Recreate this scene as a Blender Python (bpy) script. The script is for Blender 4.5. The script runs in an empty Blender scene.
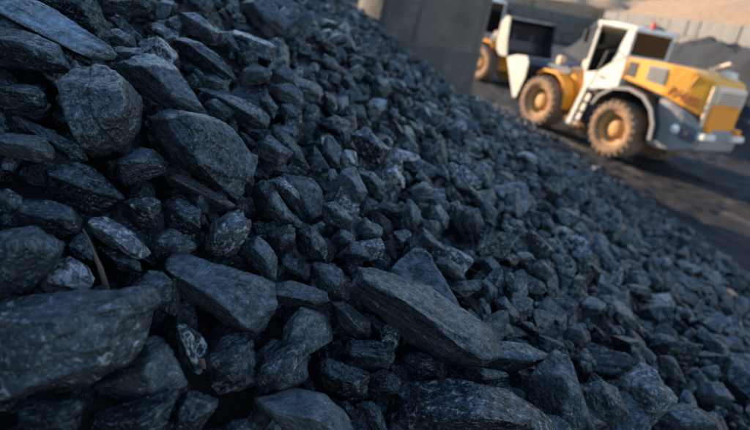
import bpy, bmesh, math, random
import numpy as np
from mathutils import Vector, Matrix

# ------------------------------------------------------------------ camera, sky, sun
SC = bpy.context.scene
COL = SC.collection
FPX, PITCH, ROLL, CAMH = 600.0, math.radians(21.3), math.radians(11.3), 3.6
cam_d = bpy.data.cameras.new('camera')
cam = bpy.data.objects.new('camera', cam_d); COL.objects.link(cam)
cam_d.sensor_width = 36.0; cam_d.lens = FPX / 750 * 36.0
cam_d.clip_start = 0.05; cam_d.clip_end = 3000
R0 = np.array([1, 0, 0.]); U0 = np.array([0, math.sin(PITCH), math.cos(PITCH)]); FW = np.array([0, math.cos(PITCH), -math.sin(PITCH)])
CR = math.cos(ROLL) * R0 + math.sin(ROLL) * U0; CU = -math.sin(ROLL) * R0 + math.cos(ROLL) * U0; CB = -FW     # camera right, up, back
cam.matrix_world = Matrix([[CR[i], CU[i], CB[i], (0, 0, CAMH)[i]] for i in range(3)] + [[0, 0, 0, 1]])
cam_d.dof.use_dof = True; cam_d.dof.focus_distance = 1.72; cam_d.dof.aperture_fstop = 2.0
SC.camera = cam

SUN_EL = math.radians(13.0); SUN_AZ = (-0.80, 0.60)
W = bpy.data.worlds.new('World'); SC.world = W; W.use_nodes = True
nt = W.node_tree; bg = nt.nodes['Background']
sky = nt.nodes.new('ShaderNodeTexSky'); sky.sky_type = 'NISHITA'; sky.sun_disc = False
sky.sun_elevation = SUN_EL; sky.sun_rotation = math.atan2(SUN_AZ[0], SUN_AZ[1])
sky.air_density = 1.0; sky.dust_density = 0.2; sky.ozone_density = 1.6
nt.links.new(sky.outputs[0], bg.inputs[0]); bg.inputs[1].default_value = 0.15
sd = bpy.data.lights.new('sun', 'SUN'); sd.energy = 3.9; sd.angle = math.radians(0.5); sd.color = (1.0, 0.80, 0.58)
sun = bpy.data.objects.new('sun', sd); COL.objects.link(sun)
tosun = Vector((SUN_AZ[0] * math.cos(SUN_EL), SUN_AZ[1] * math.cos(SUN_EL), math.sin(SUN_EL)))
sun.rotation_euler = tosun.to_track_quat('Z', 'Y').to_euler(); sun.location = (-30, 20, 30)
SC.view_settings.view_transform = 'Standard'; SC.view_settings.look = 'None'
SC.view_settings.gamma = 1.0; SC.view_settings.exposure = 1.88

random.seed(7); RNG = np.random.default_rng(7)

# ------------------------------------------------------------------ numpy noise
def _hash(ix, iy, iz, seed):
    n = (ix.astype(np.int64) * 374761393 + iy.astype(np.int64) * 668265263 + iz.astype(np.int64) * 2147483647 + seed * 1274126177) & 0xffffffff
    n = ((n ^ (n >> 13)) * 1274126177) & 0xffffffff
    n = ((n ^ (n >> 16)) * 2246822519) & 0xffffffff
    return ((n ^ (n >> 15)) & 0xffffff) / float(0xffffff) * 2 - 1
def vnoise(P, seed=0):
    i = np.floor(P); f = P - i; i = i.astype(np.int64); f = f * f * f * (f * (f * 6 - 15) + 10)
    r = 0
    for dx in (0, 1):
        for dy in (0, 1):
            for dz in (0, 1):
                w = (f[:, 0] if dx else 1 - f[:, 0]) * (f[:, 1] if dy else 1 - f[:, 1]) * (f[:, 2] if dz else 1 - f[:, 2])
                r = r + w * _hash(i[:, 0] + dx, i[:, 1] + dy, i[:, 2] + dz, seed)
    return r
def fbm(P, seed=0, octv=4, gain=0.5):
    a, r = 1.0, 0
    for k in range(octv):
        r = r + a * vnoise(P * (2.03 ** k) + 17.3 * k, seed + k); a *= gain
    return r
def noise2(x, y, sc, seed, octv=3):
    x = np.asarray(x, float); y = np.asarray(y, float)
    P = np.stack([np.ravel(x) / sc, np.ravel(y) / sc, np.zeros(x.size)], 1)
    return fbm(P, seed, octv).reshape(x.shape)

# ------------------------------------------------------------------ the lie of the land
def sstep(a, b, x):
    t = np.clip((x - a) / (b - a), 0, 1); return t * t * (3 - 2 * t)
def pile_base(y):
    return 7.3 - 0.0062 * np.clip(y, 0, 60) ** 2
def pile_h(x, y):
    x = np.asarray(x, float); y = np.asarray(y, float)
    d = pile_base(y) - x
    w = 0.28
    e = w * np.logaddexp(0, d / w)
    h = 0.29 * e + 0.012 * e * np.minimum(e, 14)
    crest = 6.0 + (3.6 - 6.0) * sstep(8, 16, y)
    k = 0.3
    h = -k * np.logaddexp(-h / k, -crest / k)
    h = h * (1 - .22 * sstep(8, 16, y) * sstep(7, 4.5, d)) * (1 - sstep(17.5, 28, y))
    amp = np.clip(d / 1.5, 0, 1) * sstep(0.4, 4.5, np.hypot(x, y))
    h = h - .40 * np.exp(-((x + .35) ** 2 + (y - .25) ** 2) / 1.3 ** 2)
    h = h + amp * (0.10 * noise2(x, y, 1.7, 5, 2) + 0.04 * noise2(x, y, .5, 9, 2))
    return h
HD = np.array([-0.53555863, 0.84449805]); LF = np.array([-HD[1], HD[0]])   # the loader's heading and its left
OL = np.array([6.4877, 17.2825]) - LF * 1.3                                     # ground point under the middle of its rear axle
def ground_h(x, y):
    x = np.asarray(x, float); y = np.asarray(y, float)
    lx = (x - OL[0]) * HD[0] + (y - OL[1]) * HD[1]; ly = (x - OL[0]) * LF[0] + (y - OL[1]) * LF[1]
    wob = 0.15 * noise2(x, y, 3.0, 21, 2)
    l2 = ly + wob + 0.012 * np.clip(-lx, 0, 20) ** 2 * -1.0
    near = sstep(40, 22, np.hypot(x, y))
    z = 0
    for c in (1.0, -1.0, 2.9, -2.6):
        z = z - 0.08 * np.exp(-((l2 - c) / 0.33) ** 2) + 0.11 * np.exp(-((l2 - c - 0.5) / 0.13) ** 2) + 0.06 * np.exp(-((l2 - c + 0.5) / 0.13) ** 2)
    z = z * (0.6 + 0.7 * noise2(x, y, .8, 31, 2)) * sstep(14, 7, np.abs(lx)) * 0.8
    under = sstep(1.5, 0.6, np.abs(ly)) * sstep(-1.3, -.6, lx) * sstep(5, 4.4, lx)
    z = z * (1 - .75 * under)
    return near * (z + 0.03 * noise2(x, y, 2.2, 33, 3) + 0.035 * noise2(x, y, .34, 35, 3))

# ------------------------------------------------------------------ helpers
def ray(u, v):
    return FW + (u - 375) / FPX * CR + (215 - v) / FPX * CU
def hit_pile(u, v):
    d = ray(u, v); ts = np.arange(0.5, 40, 0.01)
    below = (CAMH + ts * d[2]) < pile_h(ts * d[0], ts * d[1])
    i = np.argmax(below)
    return ts[i] if below[i] else 30.0
def project(P):
    P = np.atleast_2d(P) - np.array([0, 0, CAMH])
    fw = P @ FW; fw = np.where(np.abs(fw) < 1e-3, 1e-3, fw)
    return 375 + FPX * (P @ CR) / fw, 215 - FPX * (P @ CU) / fw, fw
def tag(o, label=None, cat=None, group=None, kind=None):
    if label: o['label'] = label
    if cat: o['category'] = cat
    if group: o['group'] = group
    if kind: o['kind'] = kind
    return o
def empty(name, loc=(0, 0, 0), rz=0):
    o = bpy.data.objects.new(name, None); COL.objects.link(o); o.location = loc; o.rotation_euler = (0, 0, rz); o.empty_display_size = .2
    return o
def link(name, me, mat=None, parent=None):
    o = bpy.data.objects.new(name, me); COL.objects.link(o)
    if mat is not None and not me.materials: me.materials.append(mat)
    if parent: o.parent = parent
    return o
def fin(name, bm, mat, parent=None, smooth=False, bevel=0, seg=2):
    if bevel:
        bmesh.ops.bevel(bm, geom=bm.edges[:], offset=bevel, segments=seg, affect='EDGES', clamp_overlap=True)
    bmesh.ops.recalc_face_normals(bm, faces=bm.faces[:])
    me = bpy.data.meshes.new(name); bm.to_mesh(me); bm.free()
    if smooth:
        for p in me.polygons: p.use_smooth = True
    return link(name, me, mat, parent)
def prism(bm, prof, y0, y1):
    a = [bm.verts.new((x, y0, z)) for x, z in prof]; b = [bm.verts.new((x, y1, z)) for x, z in prof]
    n = len(prof); bm.faces.new(a); bm.faces.new(b[::-1])
    for i in range(n): bm.faces.new((a[i], b[i], b[(i + 1) % n], a[(i + 1) % n]))
    return bm
def box(bm, x0, x1, y0, y1, z0, z1):
    return prism(bm, [(x0, z0), (x1, z0), (x1, z1), (x0, z1)], y0, y1)
def lathe(bm, prof, axis='Y', c=(0, 0, 0), n=32, closed=True):
    rings = []
    for k in range(n):
        a = 2 * math.pi * k / n; ca, sa = math.cos(a), math.sin(a); r_ = []
        for r, h in prof:
            if axis == 'Y': p = (c[0] + r * ca, c[1] + h, c[2] + r * sa)
            else: p = (c[0] + r * ca, c[1] + r * sa, c[2] + h)
            r_.append(bm.verts.new(p))
        rings.append(r_)
    m = len(prof)
    for k in range(n):
        A, B = rings[k], rings[(k + 1) % n]
        for i in range(m - (0 if closed else 1)):
            j = (i + 1) % m
            bm.faces.new((A[i], B[i], B[j], A[j]))
    return bm
def tube(bm, p0, p1, r, n=10):
    p0, p1 = Vector(p0), Vector(p1); d = (p1 - p0).normalized()
    a = d.orthogonal().normalized(); b = d.cross(a); A, B = [], []
    for k in range(n):
        t = 2 * math.pi * k / n; o = (a * math.cos(t) + b * math.sin(t)) * r
        A.append(bm.verts.new(p0 + o)); B.append(bm.verts.new(p1 + o))
    for k in range(n): bm.faces.new((A[k], A[(k + 1) % n], B[(k + 1) % n], B[k]))
    bm.faces.new(A[::-1]); bm.faces.new(B)
    return bm

# ------------------------------------------------------------------ materials
def mat_new(name):
    m = bpy.data.materials.new(name); m.use_nodes = True
    n = m.node_tree; b = n.nodes['Principled BSDF']
    return m, n, b
def N(n, typ, **kw):
    o = n.nodes.new(typ)
    for k, v in kw.items():
        if k in o.inputs.keys(): o.inputs[k].default_value = v
        else: setattr(o, k, v)
    return o
def ramp(n, fac, stops):
    r = n.nodes.new('ShaderNodeValToRGB'); n.links.new(fac, r.inputs[0])
    while len(r.color_ramp.elements) < len(stops): r.color_ramp.elements.new(0.5)
    for e, (p, c) in zip(r.color_ramp.elements, stops):
        e.position = p; e.color = (c[0], c[1], c[2], 1) if not isinstance(c, (int, float)) else (c, c, c, 1)
    return r.outputs[0]
def mixc(n, fac, a, b):
    m = n.nodes.new('ShaderNodeMix'); m.data_type = 'RGBA'
    for s, v in ((0, fac), (6, a), (7, b)):
        if isinstance(v, (int, float)): m.inputs[s].default_value = v
        elif isinstance(v, tuple): m.inputs[s].default_value = (*v[:3], 1)
        else: n.links.new(v, m.inputs[s])
    return m.outputs[2]
def math_(n, op, a, b=None, c=None, clamp=False):
    m = n.nodes.new('ShaderNodeMath'); m.operation = op; m.use_clamp = clamp
    for i, v in enumerate((a, b, c)):
        if v is None: continue
        if isinstance(v, (int, float)): m.inputs[i].default_value = v
        else: n.links.new(v, m.inputs[i])
    return m.outputs[0]
def noise(n, vec, scale, detail=4, rough=.55, dist=0):
    t = N(n, 'ShaderNodeTexNoise', Scale=scale, Detail=detail, Roughness=rough, Distortion=dist)
    if vec is not None: n.links.new(vec, t.inputs['Vector'])
    return t.outputs['Fac']
def painted(name, col, rough=.45, dirt=.35, dirtcol=(.20, .15, .10), metal=0, scale=5, coat=0):
    m, n, b = mat_new(name)
    tc = n.nodes.new('ShaderNodeTexCoord').outputs['Object']
    f = noise(n, tc, scale, 6, .62)
    g = noise(n, tc, scale * 6, 4, .6)
    d = math_(n, 'MULTIPLY', ramp(n, f, [(.38, 0.0), (.72, 1.0)]), dirt)
    d = math_(n, 'ADD', d, math_(n, 'MULTIPLY', ramp(n, g, [(.5, 0.), (.75, 1.)]), dirt * .5), clamp=True)
    n.links.new(mixc(n, d, col, dirtcol), b.inputs['Base Color'])
    n.links.new(math_(n, 'ADD', math_(n, 'MULTIPLY', d, .4), rough, clamp=True), b.inputs['Roughness'])
    b.inputs['Metallic'].default_value = metal
    bp = N(n, 'ShaderNodeBump', Strength=.25, Distance=.01); n.links.new(g, bp.inputs['Height']); n.links.new(bp.outputs[0], b.inputs['Normal'])
    return m

def coal_material():
    m, n, b = mat_new('coal')
    rc = N(n, 'ShaderNodeAttribute', attribute_name='rco')
    at = N(n, 'ShaderNodeAttribute', attribute_name='trait')        # x tone, y pale mineral, z dust
    sp = n.nodes.new('ShaderNodeSeparateXYZ'); n.links.new(at.outputs['Vector'], sp.inputs[0])
    tone, mineral, dust = sp.outputs[0], sp.outputs[1], sp.outputs[2]
    v = rc.outputs['Vector']
    big = noise(n, v, 7, 5, .6, .3)
    fine = noise(n, v, 70, 6, .62)
    mp = N(n, 'ShaderNodeMapping'); mp.inputs['Scale'].default_value = (8, 10, 62); n.links.new(v, mp.inputs[0])
    strata = noise(n, mp.outputs[0], 1.0, 5, .55, .35)
    vo = N(n, 'ShaderNodeTexVoronoi', Scale=95.0); n.links.new(v, vo.inputs['Vector'])
    base = ramp(n, big, [(.32, (.0010, .0013, .0018)), (.52, (.0028, .0038, .0054)), (.72, (.015, .0205, .029))])
    base = mixc(n, math_(n, 'MULTIPLY', ramp(n, strata, [(.45, 0.), (.7, 1.)]), .55), base, (.020, .027, .037))
    base = mixc(n, math_(n, 'MULTIPLY', ramp(n, fine, [(.52, 0.), (.74, 1.)]), .55), base, (.040, .050, .066))
    tm = n.nodes.new('ShaderNodeVectorMath'); tm.operation = 'SCALE'
    n.links.new(base, tm.inputs[0]); n.links.new(tone, tm.inputs['Scale'])
    base = tm.outputs[0]
    base = mixc(n, math_(n, 'MULTIPLY', ramp(n, noise(n, v, 2.1, 3, .6), [(.58, 0.), (.70, 1.)]), .5), base, (.030, .021, .017))
    dn = math_(n, 'MULTIPLY', ramp(n, noise(n, v, 22, 6, .65), [(.34, .25), (.66, 1.)]), dust)
    base = mixc(n, dn, base, (.078, .084, .094))
    mn = noise(n, v, 44, 7, .72, .6)
    mm = math_(n, 'SUBTRACT', math_(n, 'ADD', mn, math_(n, 'MULTIPLY', mineral, .33)), .72)
    mm = math_(n, 'MULTIPLY', mm, 9.0, clamp=True)
    base = mixc(n, math_(n, 'MULTIPLY', mm, .7), base, (.34, .345, .37))
    # small bright specks: glints painted into the base colour
    sk = ramp(n, noise(n, v, 130, 3, .7), [(.60, 0.), (.67, 1.)])
    base = mixc(n, math_(n, 'MULTIPLY', sk, .62), base, (.17, .205, .25))
    n.links.new(base, b.inputs['Base Color'])
    per = noise(n, v, 1.3, 1, .5)                                   # nearly constant over one lump, differs from lump to lump
    n.links.new(math_(n, 'ADD', ramp(n, fine, [(.3, .07), (.7, .26)]), ramp(n, per, [(.35, .0), (.65, .24)])), b.inputs['Roughness'])
    b.inputs['Specular IOR Level'].default_value = .7; b.inputs['Specular Tint'].default_value = (.66, .88, 1.0, 1)  # blue of the sky put into the tint of the coal's reflections
    gl = noise(n, v, 48, 8, .72)
    n.links.new(ramp(n, gl, [(.42, .06), (.52, .42), (.62, 1.0)]), b.inputs['Specular IOR Level'])
    h = math_(n, 'ADD', math_(n, 'MULTIPLY', strata, 1.1), math_(n, 'MULTIPLY', fine, .45))
    h = math_(n, 'ADD', h, math_(n, 'MULTIPLY', vo.outputs['Distance'], .30))
    h = math_(n, 'ADD', h, math_(n, 'MULTIPLY', noise(n, v, 260, 3, .6), .15))
    v2 = N(n, 'ShaderNodeTexVoronoi', Scale=210.0); n.links.new(v, v2.inputs['Vector'])
    sc2 = n.nodes.new('ShaderNodeSeparateColor'); n.links.new(v2.outputs['Color'], sc2.inputs[0])
    h = math_(n, 'ADD', h, math_(n, 'MULTIPLY', sc2.outputs[0], .16))
    bp = N(n, 'ShaderNodeBump', Strength=.75, Distance=.014); n.links.new(h, bp.inputs['Height']); n.links.new(bp.outputs[0], b.inputs['Normal'])
    return m

def ground_material(name, c0, c1, c2, bump=.05):
    m, n, b = mat_new(name)
    tc = n.nodes.new('ShaderNodeTexCoord').outputs['Object']
    rot = N(n, 'ShaderNodeMapping'); rot.inputs['Rotation'].default_value = (0, 0, math.radians(-112)); rot.inputs['Scale'].default_value = (.22, 1.6, 1)
    n.links.new(tc, rot.inputs[0])
    st = noise(n, rot.outputs[0], 1.0, 6, .6, .4)
    f = noise(n, tc, 2.2, 8, .68)
    g = noise(n, tc, 22, 6, .65)
    base = mixc(n, ramp(n, f, [(.35, 0.), (.68, 1.)]), c0, c1)
    base = mixc(n, math_(n, 'MULTIPLY', ramp(n, st, [(.54, 0.), (.72, 1.)]), .35), base, c2)
    at = N(n, 'ShaderNodeAttribute', attribute_name='dust')
    base = mixc(n, at.outputs['Fac'], base, c2)
    n.links.new(base, b.inputs['Base Color']); b.inputs['Roughness'].default_value = .8
    b.inputs['Specular IOR Level'].default_value = .3
    h = math_(n, 'ADD', math_(n, 'MULTIPLY', f, .5), g)
    bp = N(n, 'ShaderNodeBump', Strength=.8, Distance=bump); n.links.new(h, bp.inputs['Height']); n.links.new(bp.outputs[0], b.inputs['Normal'])
    return m
def concrete_material(name, c0, c1, stain=(.02, .02, .022), st_amt=.6, scale=1.0):
    m, n, b = mat_new(name)
    tc = n.nodes.new('ShaderNodeTexCoord').outputs['Object']
    oi = n.nodes.new('ShaderNodeObjectInfo').outputs['Random']
    ad = n.nodes.new('ShaderNodeVectorMath'); ad.operation = 'ADD'; n.links.new(tc, ad.inputs[0])
    cb = n.nodes.new('ShaderNodeCombineXYZ'); n.links.new(math_(n, 'MULTIPLY', oi, 37.), cb.inputs[0]); n.links.new(math_(n, 'MULTIPLY', oi, 11.), cb.inputs[1]); n.links.new(cb.outputs[0], ad.inputs[1])
    tc = ad.outputs[0]
    f = noise(n, tc, 1.4 * scale, 7, .62); g = noise(n, tc, 14 * scale, 6, .65)
    mp = N(n, 'ShaderNodeMapping'); mp.inputs['Scale'].default_value = (3.0, 3.0, .22); n.links.new(tc, mp.inputs[0])
    s = noise(n, mp.outputs[0], scale, 5, .6)
    base = mixc(n, ramp(n, f, [(.3, 0.), (.7, 1.)]), c0, c1)
    base = mixc(n, math_(n, 'MULTIPLY', ramp(n, g, [(.4, 0.), (.75, 1.)]), .35), base, c0)
    base = mixc(n, math_(n, 'MULTIPLY', ramp(n, s, [(.52, 0.), (.72, 1.)]), st_amt), base, stain)
    n.links.new(base, b.inputs['Base Color']); b.inputs['Roughness'].default_value = .85
    bp = N(n, 'ShaderNodeBump', Strength=.7, Distance=.06); n.links.new(math_(n, 'ADD', g, f), bp.inputs['Height']); n.links.new(bp.outputs[0], b.inputs['Normal'])
    return m

M_COAL = coal_material()
M_GROUND = ground_material('coal_dust_ground', (.0045, .0045, .0060), (.0105, .0102, .0130), (.075, .055, .047))
M_SUBPILE = ground_material('black_pile_core', (.003, .003, .004), (.008, .008, .010), (.010, .010, .012), .03)  # near black: the shade in the gaps between lumps is put into this colour
M_HEAP = ground_material('heap_coal', (.006, .007, .010), (.016, .018, .024), (.022, .022, .026), .15)
M_BANK = ground_material('sandy_bank', (.30, .185, .11), (.50, .33, .21), (.40, .27, .18), .4)
M_PIER = concrete_material('stained_concrete', (.066, .052, .045), (.150, .120, .102), (.018, .016, .015), 1.0)
M_BLOCK = concrete_material('block_concrete', (.090, .082, .076), (.135, .122, .112), (.04, .036, .033), .7)
M_YEL = painted('yellow_paint', (.82, .32, .008), .50, .30, (.42, .25, .10))
M_ORG = painted('orange_paint', (.78, .25, .015), .42, .3, (.42, .24, .12))
M_WHT = painted('white_paint', (.66, .61, .56), .45, .5, (.45, .36, .28))
M_PALE = painted('pale_pink', (.72, .50, .36), .5, .35, (.5, .35, .25))  # pale pinkish tone for radiator cover, tail posts, exhaust and headlights
M_GRY = painted('grey_paint', (.21, .205, .21), .5, .6, (.24, .20, .17))
M_BLU = painted('box_blue_arm_shade', (.06, .075, .11), .42, .3, (.14, .13, .13))
M_BLK = painted('black_steel', (.014, .014, .017), .5, .2, (.05, .04, .035))
M_STEEL = painted('worn_steel', (.030, .030, .036), .20, .25, (.07, .06, .055), .4)
M_EDGE = painted('sunlit_plate', (.56, .49, .40), .5, .4, (.42, .32, .25))  # cream bucket plate with the sunlight on it put into its colour
M_TYRE = painted('dusty_tyre', (.29, .17, .10), .85, .75, (.09, .06, .04), 0, 3)
M_LUG = painted('dark_tyre', (.17, .11, .075), .85, .6, (.18, .12, .08), 0, 4)
M_RIM = painted('rim_paint', (.55, .27, .07), .6, .6, (.25, .13, .06), 0, 6)
M_RED = painted('red_lens', (.55, .06, .03), .3, .1)
M_LAMP = painted('lamp_lens', (.80, .78, .74), .25, .15)
M_TXT = painted('red_brown_lettering', (.20, .030, .010), .5, .3, (.45, .18, .02))
M_WOOD = painted('old_wood', (.075, .038, .028), .85, .5, (.07, .045, .04), 0, 30)
M_CHIP = painted('pale_wood', (.34, .19, .11), .85, .4, (.3, .18, .12), 0, 30)
def glass_mat():
    m = bpy.data.materials.new('tinted_glass'); m.use_nodes = True; n = m.node_tree
    n.nodes.clear(); out = n.nodes.new('ShaderNodeOutputMaterial'); mx = n.nodes.new('ShaderNodeMixShader')
    tr = n.nodes.new('ShaderNodeBsdfTransparent'); tr.inputs[0].default_value = (.30, .32, .31, 1)
    gl = n.nodes.new('ShaderNodeBsdfGlossy'); gl.inputs['Roughness'].default_value = .06
    fr = n.nodes.new('ShaderNodeFresnel'); fr.inputs[0].default_value = 1.5
    n.links.new(fr.outputs[0], mx.inputs[0]); n.links.new(tr.outputs[0], mx.inputs[1]); n.links.new(gl.outputs[0], mx.inputs[2]); n.links.new(mx.outputs[0], out.inputs[0])
    return m
M_GLASS = glass_mat()

# ------------------------------------------------------------------ ground sheet, pile core, bank
def sheet(name, xs, ys, fz, mat, dustf=None):
    X, Y = np.meshgrid(xs, ys); Z = fz(X, Y)
    V = np.stack([X.ravel(), Y.ravel(), Z.ravel()], 1); nx, ny = len(xs), len(ys)
    i = np.arange(nx * ny).reshape(ny, nx)
    F = np.stack([i[:-1, :-1].ravel(), i[:-1, 1:].ravel(), i[1:, 1:].ravel(), i[1:, :-1].ravel()], 1)
    me = bpy.data.meshes.new(name); me.from_pydata(V.tolist(), [], F.tolist())
    me.polygons.foreach_set('use_smooth', np.ones(len(F), bool))
    a = me.attributes.new('dust', 'FLOAT', 'POINT')
    a.data.foreach_set('value', (np.clip(dustf(X, Y), 0, 1).ravel() if dustf else np.zeros(V.shape[0])).astype(np.float32))
    return link(name, me, mat)
gx = np.concatenate([[-900, -400, -150, -70, -40, -25], np.arange(-16, 2, 1.0), np.arange(2, 13, .06), np.arange(13, 30, .5), [32, 36, 42, 50, 70, 110, 200, 450, 900]])
gy = np.concatenate([[-600, -200, -80, -40, -20], np.arange(-10, 5, 1.0), np.arange(5, 26, .06), np.arange(26, 60, .6), [62, 70, 85, 110, 160, 300, 600, 1200]])
def ground_dust(x, y):
    lx = (x - OL[0]) * HD[0] + (y - OL[1]) * HD[1]; ly = (x - OL[0]) * LF[0] + (y - OL[1]) * LF[1]
    wob = 0.15 * noise2(x, y, 3.0, 21, 2); l2 = ly + wob - 0.012 * np.clip(-lx, 0, 20) ** 2
    d = .8 * np.exp(-((l2 - 1.5) / .22) ** 2) + .45 * np.exp(-((l2 - .5) / .16) ** 2) + .35 * np.exp(-((l2 + 1.5) / .3) ** 2)
    d = d * np.clip(.35 + 1.3 * noise2(x, y, .9, 41, 3), 0, 1)
    far = sstep(24, 40, y) * .18 * np.clip(.6 + noise2(x, y, 4, 43, 3), 0, 1)
    return d * sstep(14, 8, np.abs(lx)) + far
g = sheet('ground', gx, gy, ground_h, M_GROUND, ground_dust); tag(g, kind='structure')

px = np.concatenate([np.arange(-26, -4, .6), np.arange(-4, 8.4, .08)]); py = np.concatenate([np.arange(-10, 0, .5), np.arange(0, 18, .08), np.arange(18, 30, .4)])
pc = sheet('coal_pile', px, py, lambda x, y: np.where(pile_base(y) - x < -.75, -.3, pile_h(x, y) - .20 + .02 * noise2(x, y, .12, 51, 2)), M_SUBPILE)
tag(pc, 'core of the pile under all the loose lumps, darkened to blacken the gaps', 'coal heap', kind='structure')

# block walls: one runs away from us on the right, the other closes the yard at the far end; sandy bank above them
M_BS = [None]
def block_wall(p0, p1, rows, label):
    p0, p1 = np.array(p0, float), np.array(p1, float); L = np.linalg.norm(p1 - p0); d = (p1 - p0) / L
    w_ = empty('retaining_wall', (float(p0[0]), float(p0[1]), 0), math.atan2(d[1], d[0])); tag(w_, label, 'wall')
    if M_BS[0] is None:
        bm = bmesh.new(); box(bm, .02, 2.48, -.6, .6, .012, 1.238); o = fin('concrete_block', bm, M_BLOCK, bevel=.04); M_BS[0] = o.data; bpy.data.objects.remove(o)
    for r in range(rows):
        for k in range(int(L / 2.5)):
            o = link('concrete_block', M_BS[0], None, w_)
            o.location = (k * 2.5 + (1.25 if r % 2 else 0), random.uniform(-.05, .05), r * 1.25); o.rotation_euler = (0, 0, random.uniform(-.014, .014))
    return w_
block_wall((19.6, 27.0), (24.6, 84.0), 4, 'grey block wall along the right side of the yard, below the sandy bank')
block_wall((25.5, 86.5), (-40.0, 92.0), 3, 'shaded block wall closing the far end of the yard')
bx_ = np.concatenate([np.arange(-60, 16, 2.0), np.arange(16, 34, .7), np.arange(34, 80, 3.0)]); by_ = np.concatenate([np.arange(10, 84, 1.6), np.arange(84, 100, .8), np.arange(100, 190, 3.5)])
def bank_h(x, y):
    a = x - (19.6 + (y - 27) * 5 / 57.0); b = y - (86.5 + (25.5 - x) * 5.5 / 65.5)
    za = 4.75 + .42 * np.clip(a - 1, 0, 26); zb = 3.6 + .20 * np.clip(b - 1, 0, 60) + .02 * np.clip(x + 60, 0, 90)
    m = np.where(a > .6, za, -3); n_ = np.where(b > .6, zb, -3)
    z = np.maximum(m, n_)
    return np.where(z > 0, z + .30 * noise2(x, y, 3.0, 61, 4) * sstep(.6, 3, np.maximum(a, b)), -3)
tag(sheet('sandy_bank', bx_, by_, bank_h, M_BANK), kind='structure')

# low dark heaps in front of the wall
def heap(cx, cy, ax, ay, hh, rz, label, seed):
    U, V_ = np.meshgrid(np.linspace(-1, 1, 90), np.linspace(-1, 1, 44))
    x = (ax * U).ravel(); y = (ay * V_).ravel(); P = np.stack([x, y, x * 0], 1)
    ends = np.clip((1 - np.abs(U.ravel())) * ax / (1.5 * hh), 0, 1) ** .8
    prof = np.clip(1.15 * (1 - np.abs(V_.ravel()) ** 1.3), 0, 1)
    z = hh * ends * prof * (1 + .22 * fbm(P * .35, seed, 3)) + .14 * fbm(P * 2.2, seed + 5, 4) * ends * prof - .1 * (1 - np.minimum(ends, prof))
    i = np.arange(x.size).reshape(U.shape)
    F = np.stack([i[:-1, :-1].ravel(), i[:-1, 1:].ravel(), i[1:, 1:].ravel(), i[1:, :-1].ravel()], 1)
    me = bpy.data.meshes.new('coal_heap'); me.from_pydata(np.stack([x, y, z], 1).tolist(), [], F.tolist())
    o = link('coal_heap', me, M_HEAP); o.location = (cx, cy, -.02); o.rotation_euler = (0, 0, rz)
    return tag(o, label, 'coal heap')
heap(17.6, 46.0, 25.0, 3.2, 3.2, math.radians(85), 'long high dark coal heap in front of the right block wall', 71)
heap(15.0, 27.5, 4.6, 2.8, 1.9, 1.2, 'smaller dark coal heap beyond the rear of the yellow loader', 77)
# ------------------------------------------------------------------ concrete pier
PIER_ = ray(419.5, 30); PIER_ = PIER_ * (16.0 / PIER_[1]); PIER = (float(PIER_[0]), 16.0)
pier = empty('bridge_pier', (PIER[0], PIER[1], 0)); tag(pier, 'dark stained round concrete pier standing in the coal pile beyond the lumps', 'pillar')
bm = bmesh.new(); lathe(bm, [(0.01, -.5), (1.65, -.5), (1.65, 2.30), (1.63, 2.36), (0.01, 2.36)], 'Z', n=72, closed=False)
fin('footing', bm, concrete_material('dusty_concrete', (.050, .043, .040), (.105, .090, .080), (.03, .027, .026), .7, 2.0), pier, smooth=True)
bm = bmesh.new(); lathe(bm, [(1.63, 2.36), (1.63, 2.45), (1.63, 5.2), (1.63, 8.0), (0.01, 8.0)], 'Z', n=72, closed=False)
fin('shaft', bm, M_PIER, pier, smooth=True)
bm = bmesh.new(); box(bm, -3.2, 3.2, -2.6, 2.6, 8.0, 9.2); fin('pier_cap', bm, M_PIER, pier, bevel=.06)

# ------------------------------------------------------------------ wheel loader
def make_tyre_bm(lug):
    bm = bmesh.new()
    R, w = .825, .33
    if not lug:
        prof = [(.47, -.25), (.55, -w), (.68, -w - .01), (.77, -.31), (.80, -.24), (.80, .24), (.77, .31), (.68, w + .01), (.55, w), (.47, .25)]
        lathe(bm, prof, 'Y', n=48)
    else:
        for k in range(22):
            for s in (-1, 1):
                a = 2 * math.pi * (k + (.5 if s > 0 else 0)) / 22
                vs = []
                for r in (.77, R):
                    for (da, y) in ((-.055, s * .30), (.055, s * .335), (.17, s * .03), (.07, s * .0)):
                        rr = r - (.02 if abs(y) > .25 and r > .8 else 0)
                        vs.append(bm.verts.new((rr * math.cos(a + da), y, rr * math.sin(a + da))))
                for f in ((0, 1, 2, 3), (7, 6, 5, 4), (0, 4, 5, 1), (1, 5, 6, 2), (2, 6, 7, 3), (3, 7, 4, 0)): bm.faces.new([vs[q] for q in f])
                # shoulder block running down the sidewall
                vs = []
                for y in (s * .30, s * .343):
                    for (r, da) in ((.69, -.05), (.806, -.055), (.806, .055), (.69, .05)):
                        vs.append(bm.verts.new((r * math.cos(a + da), y, r * math.sin(a + da))))
                for f in ((0, 1, 2, 3), (7, 6, 5, 4), (0, 4, 5, 1), (1, 5, 6, 2), (2, 6, 7, 3), (3, 7, 4, 0)): bm.faces.new([vs[q] for q in f])
    return bm
WM = {}
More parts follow.
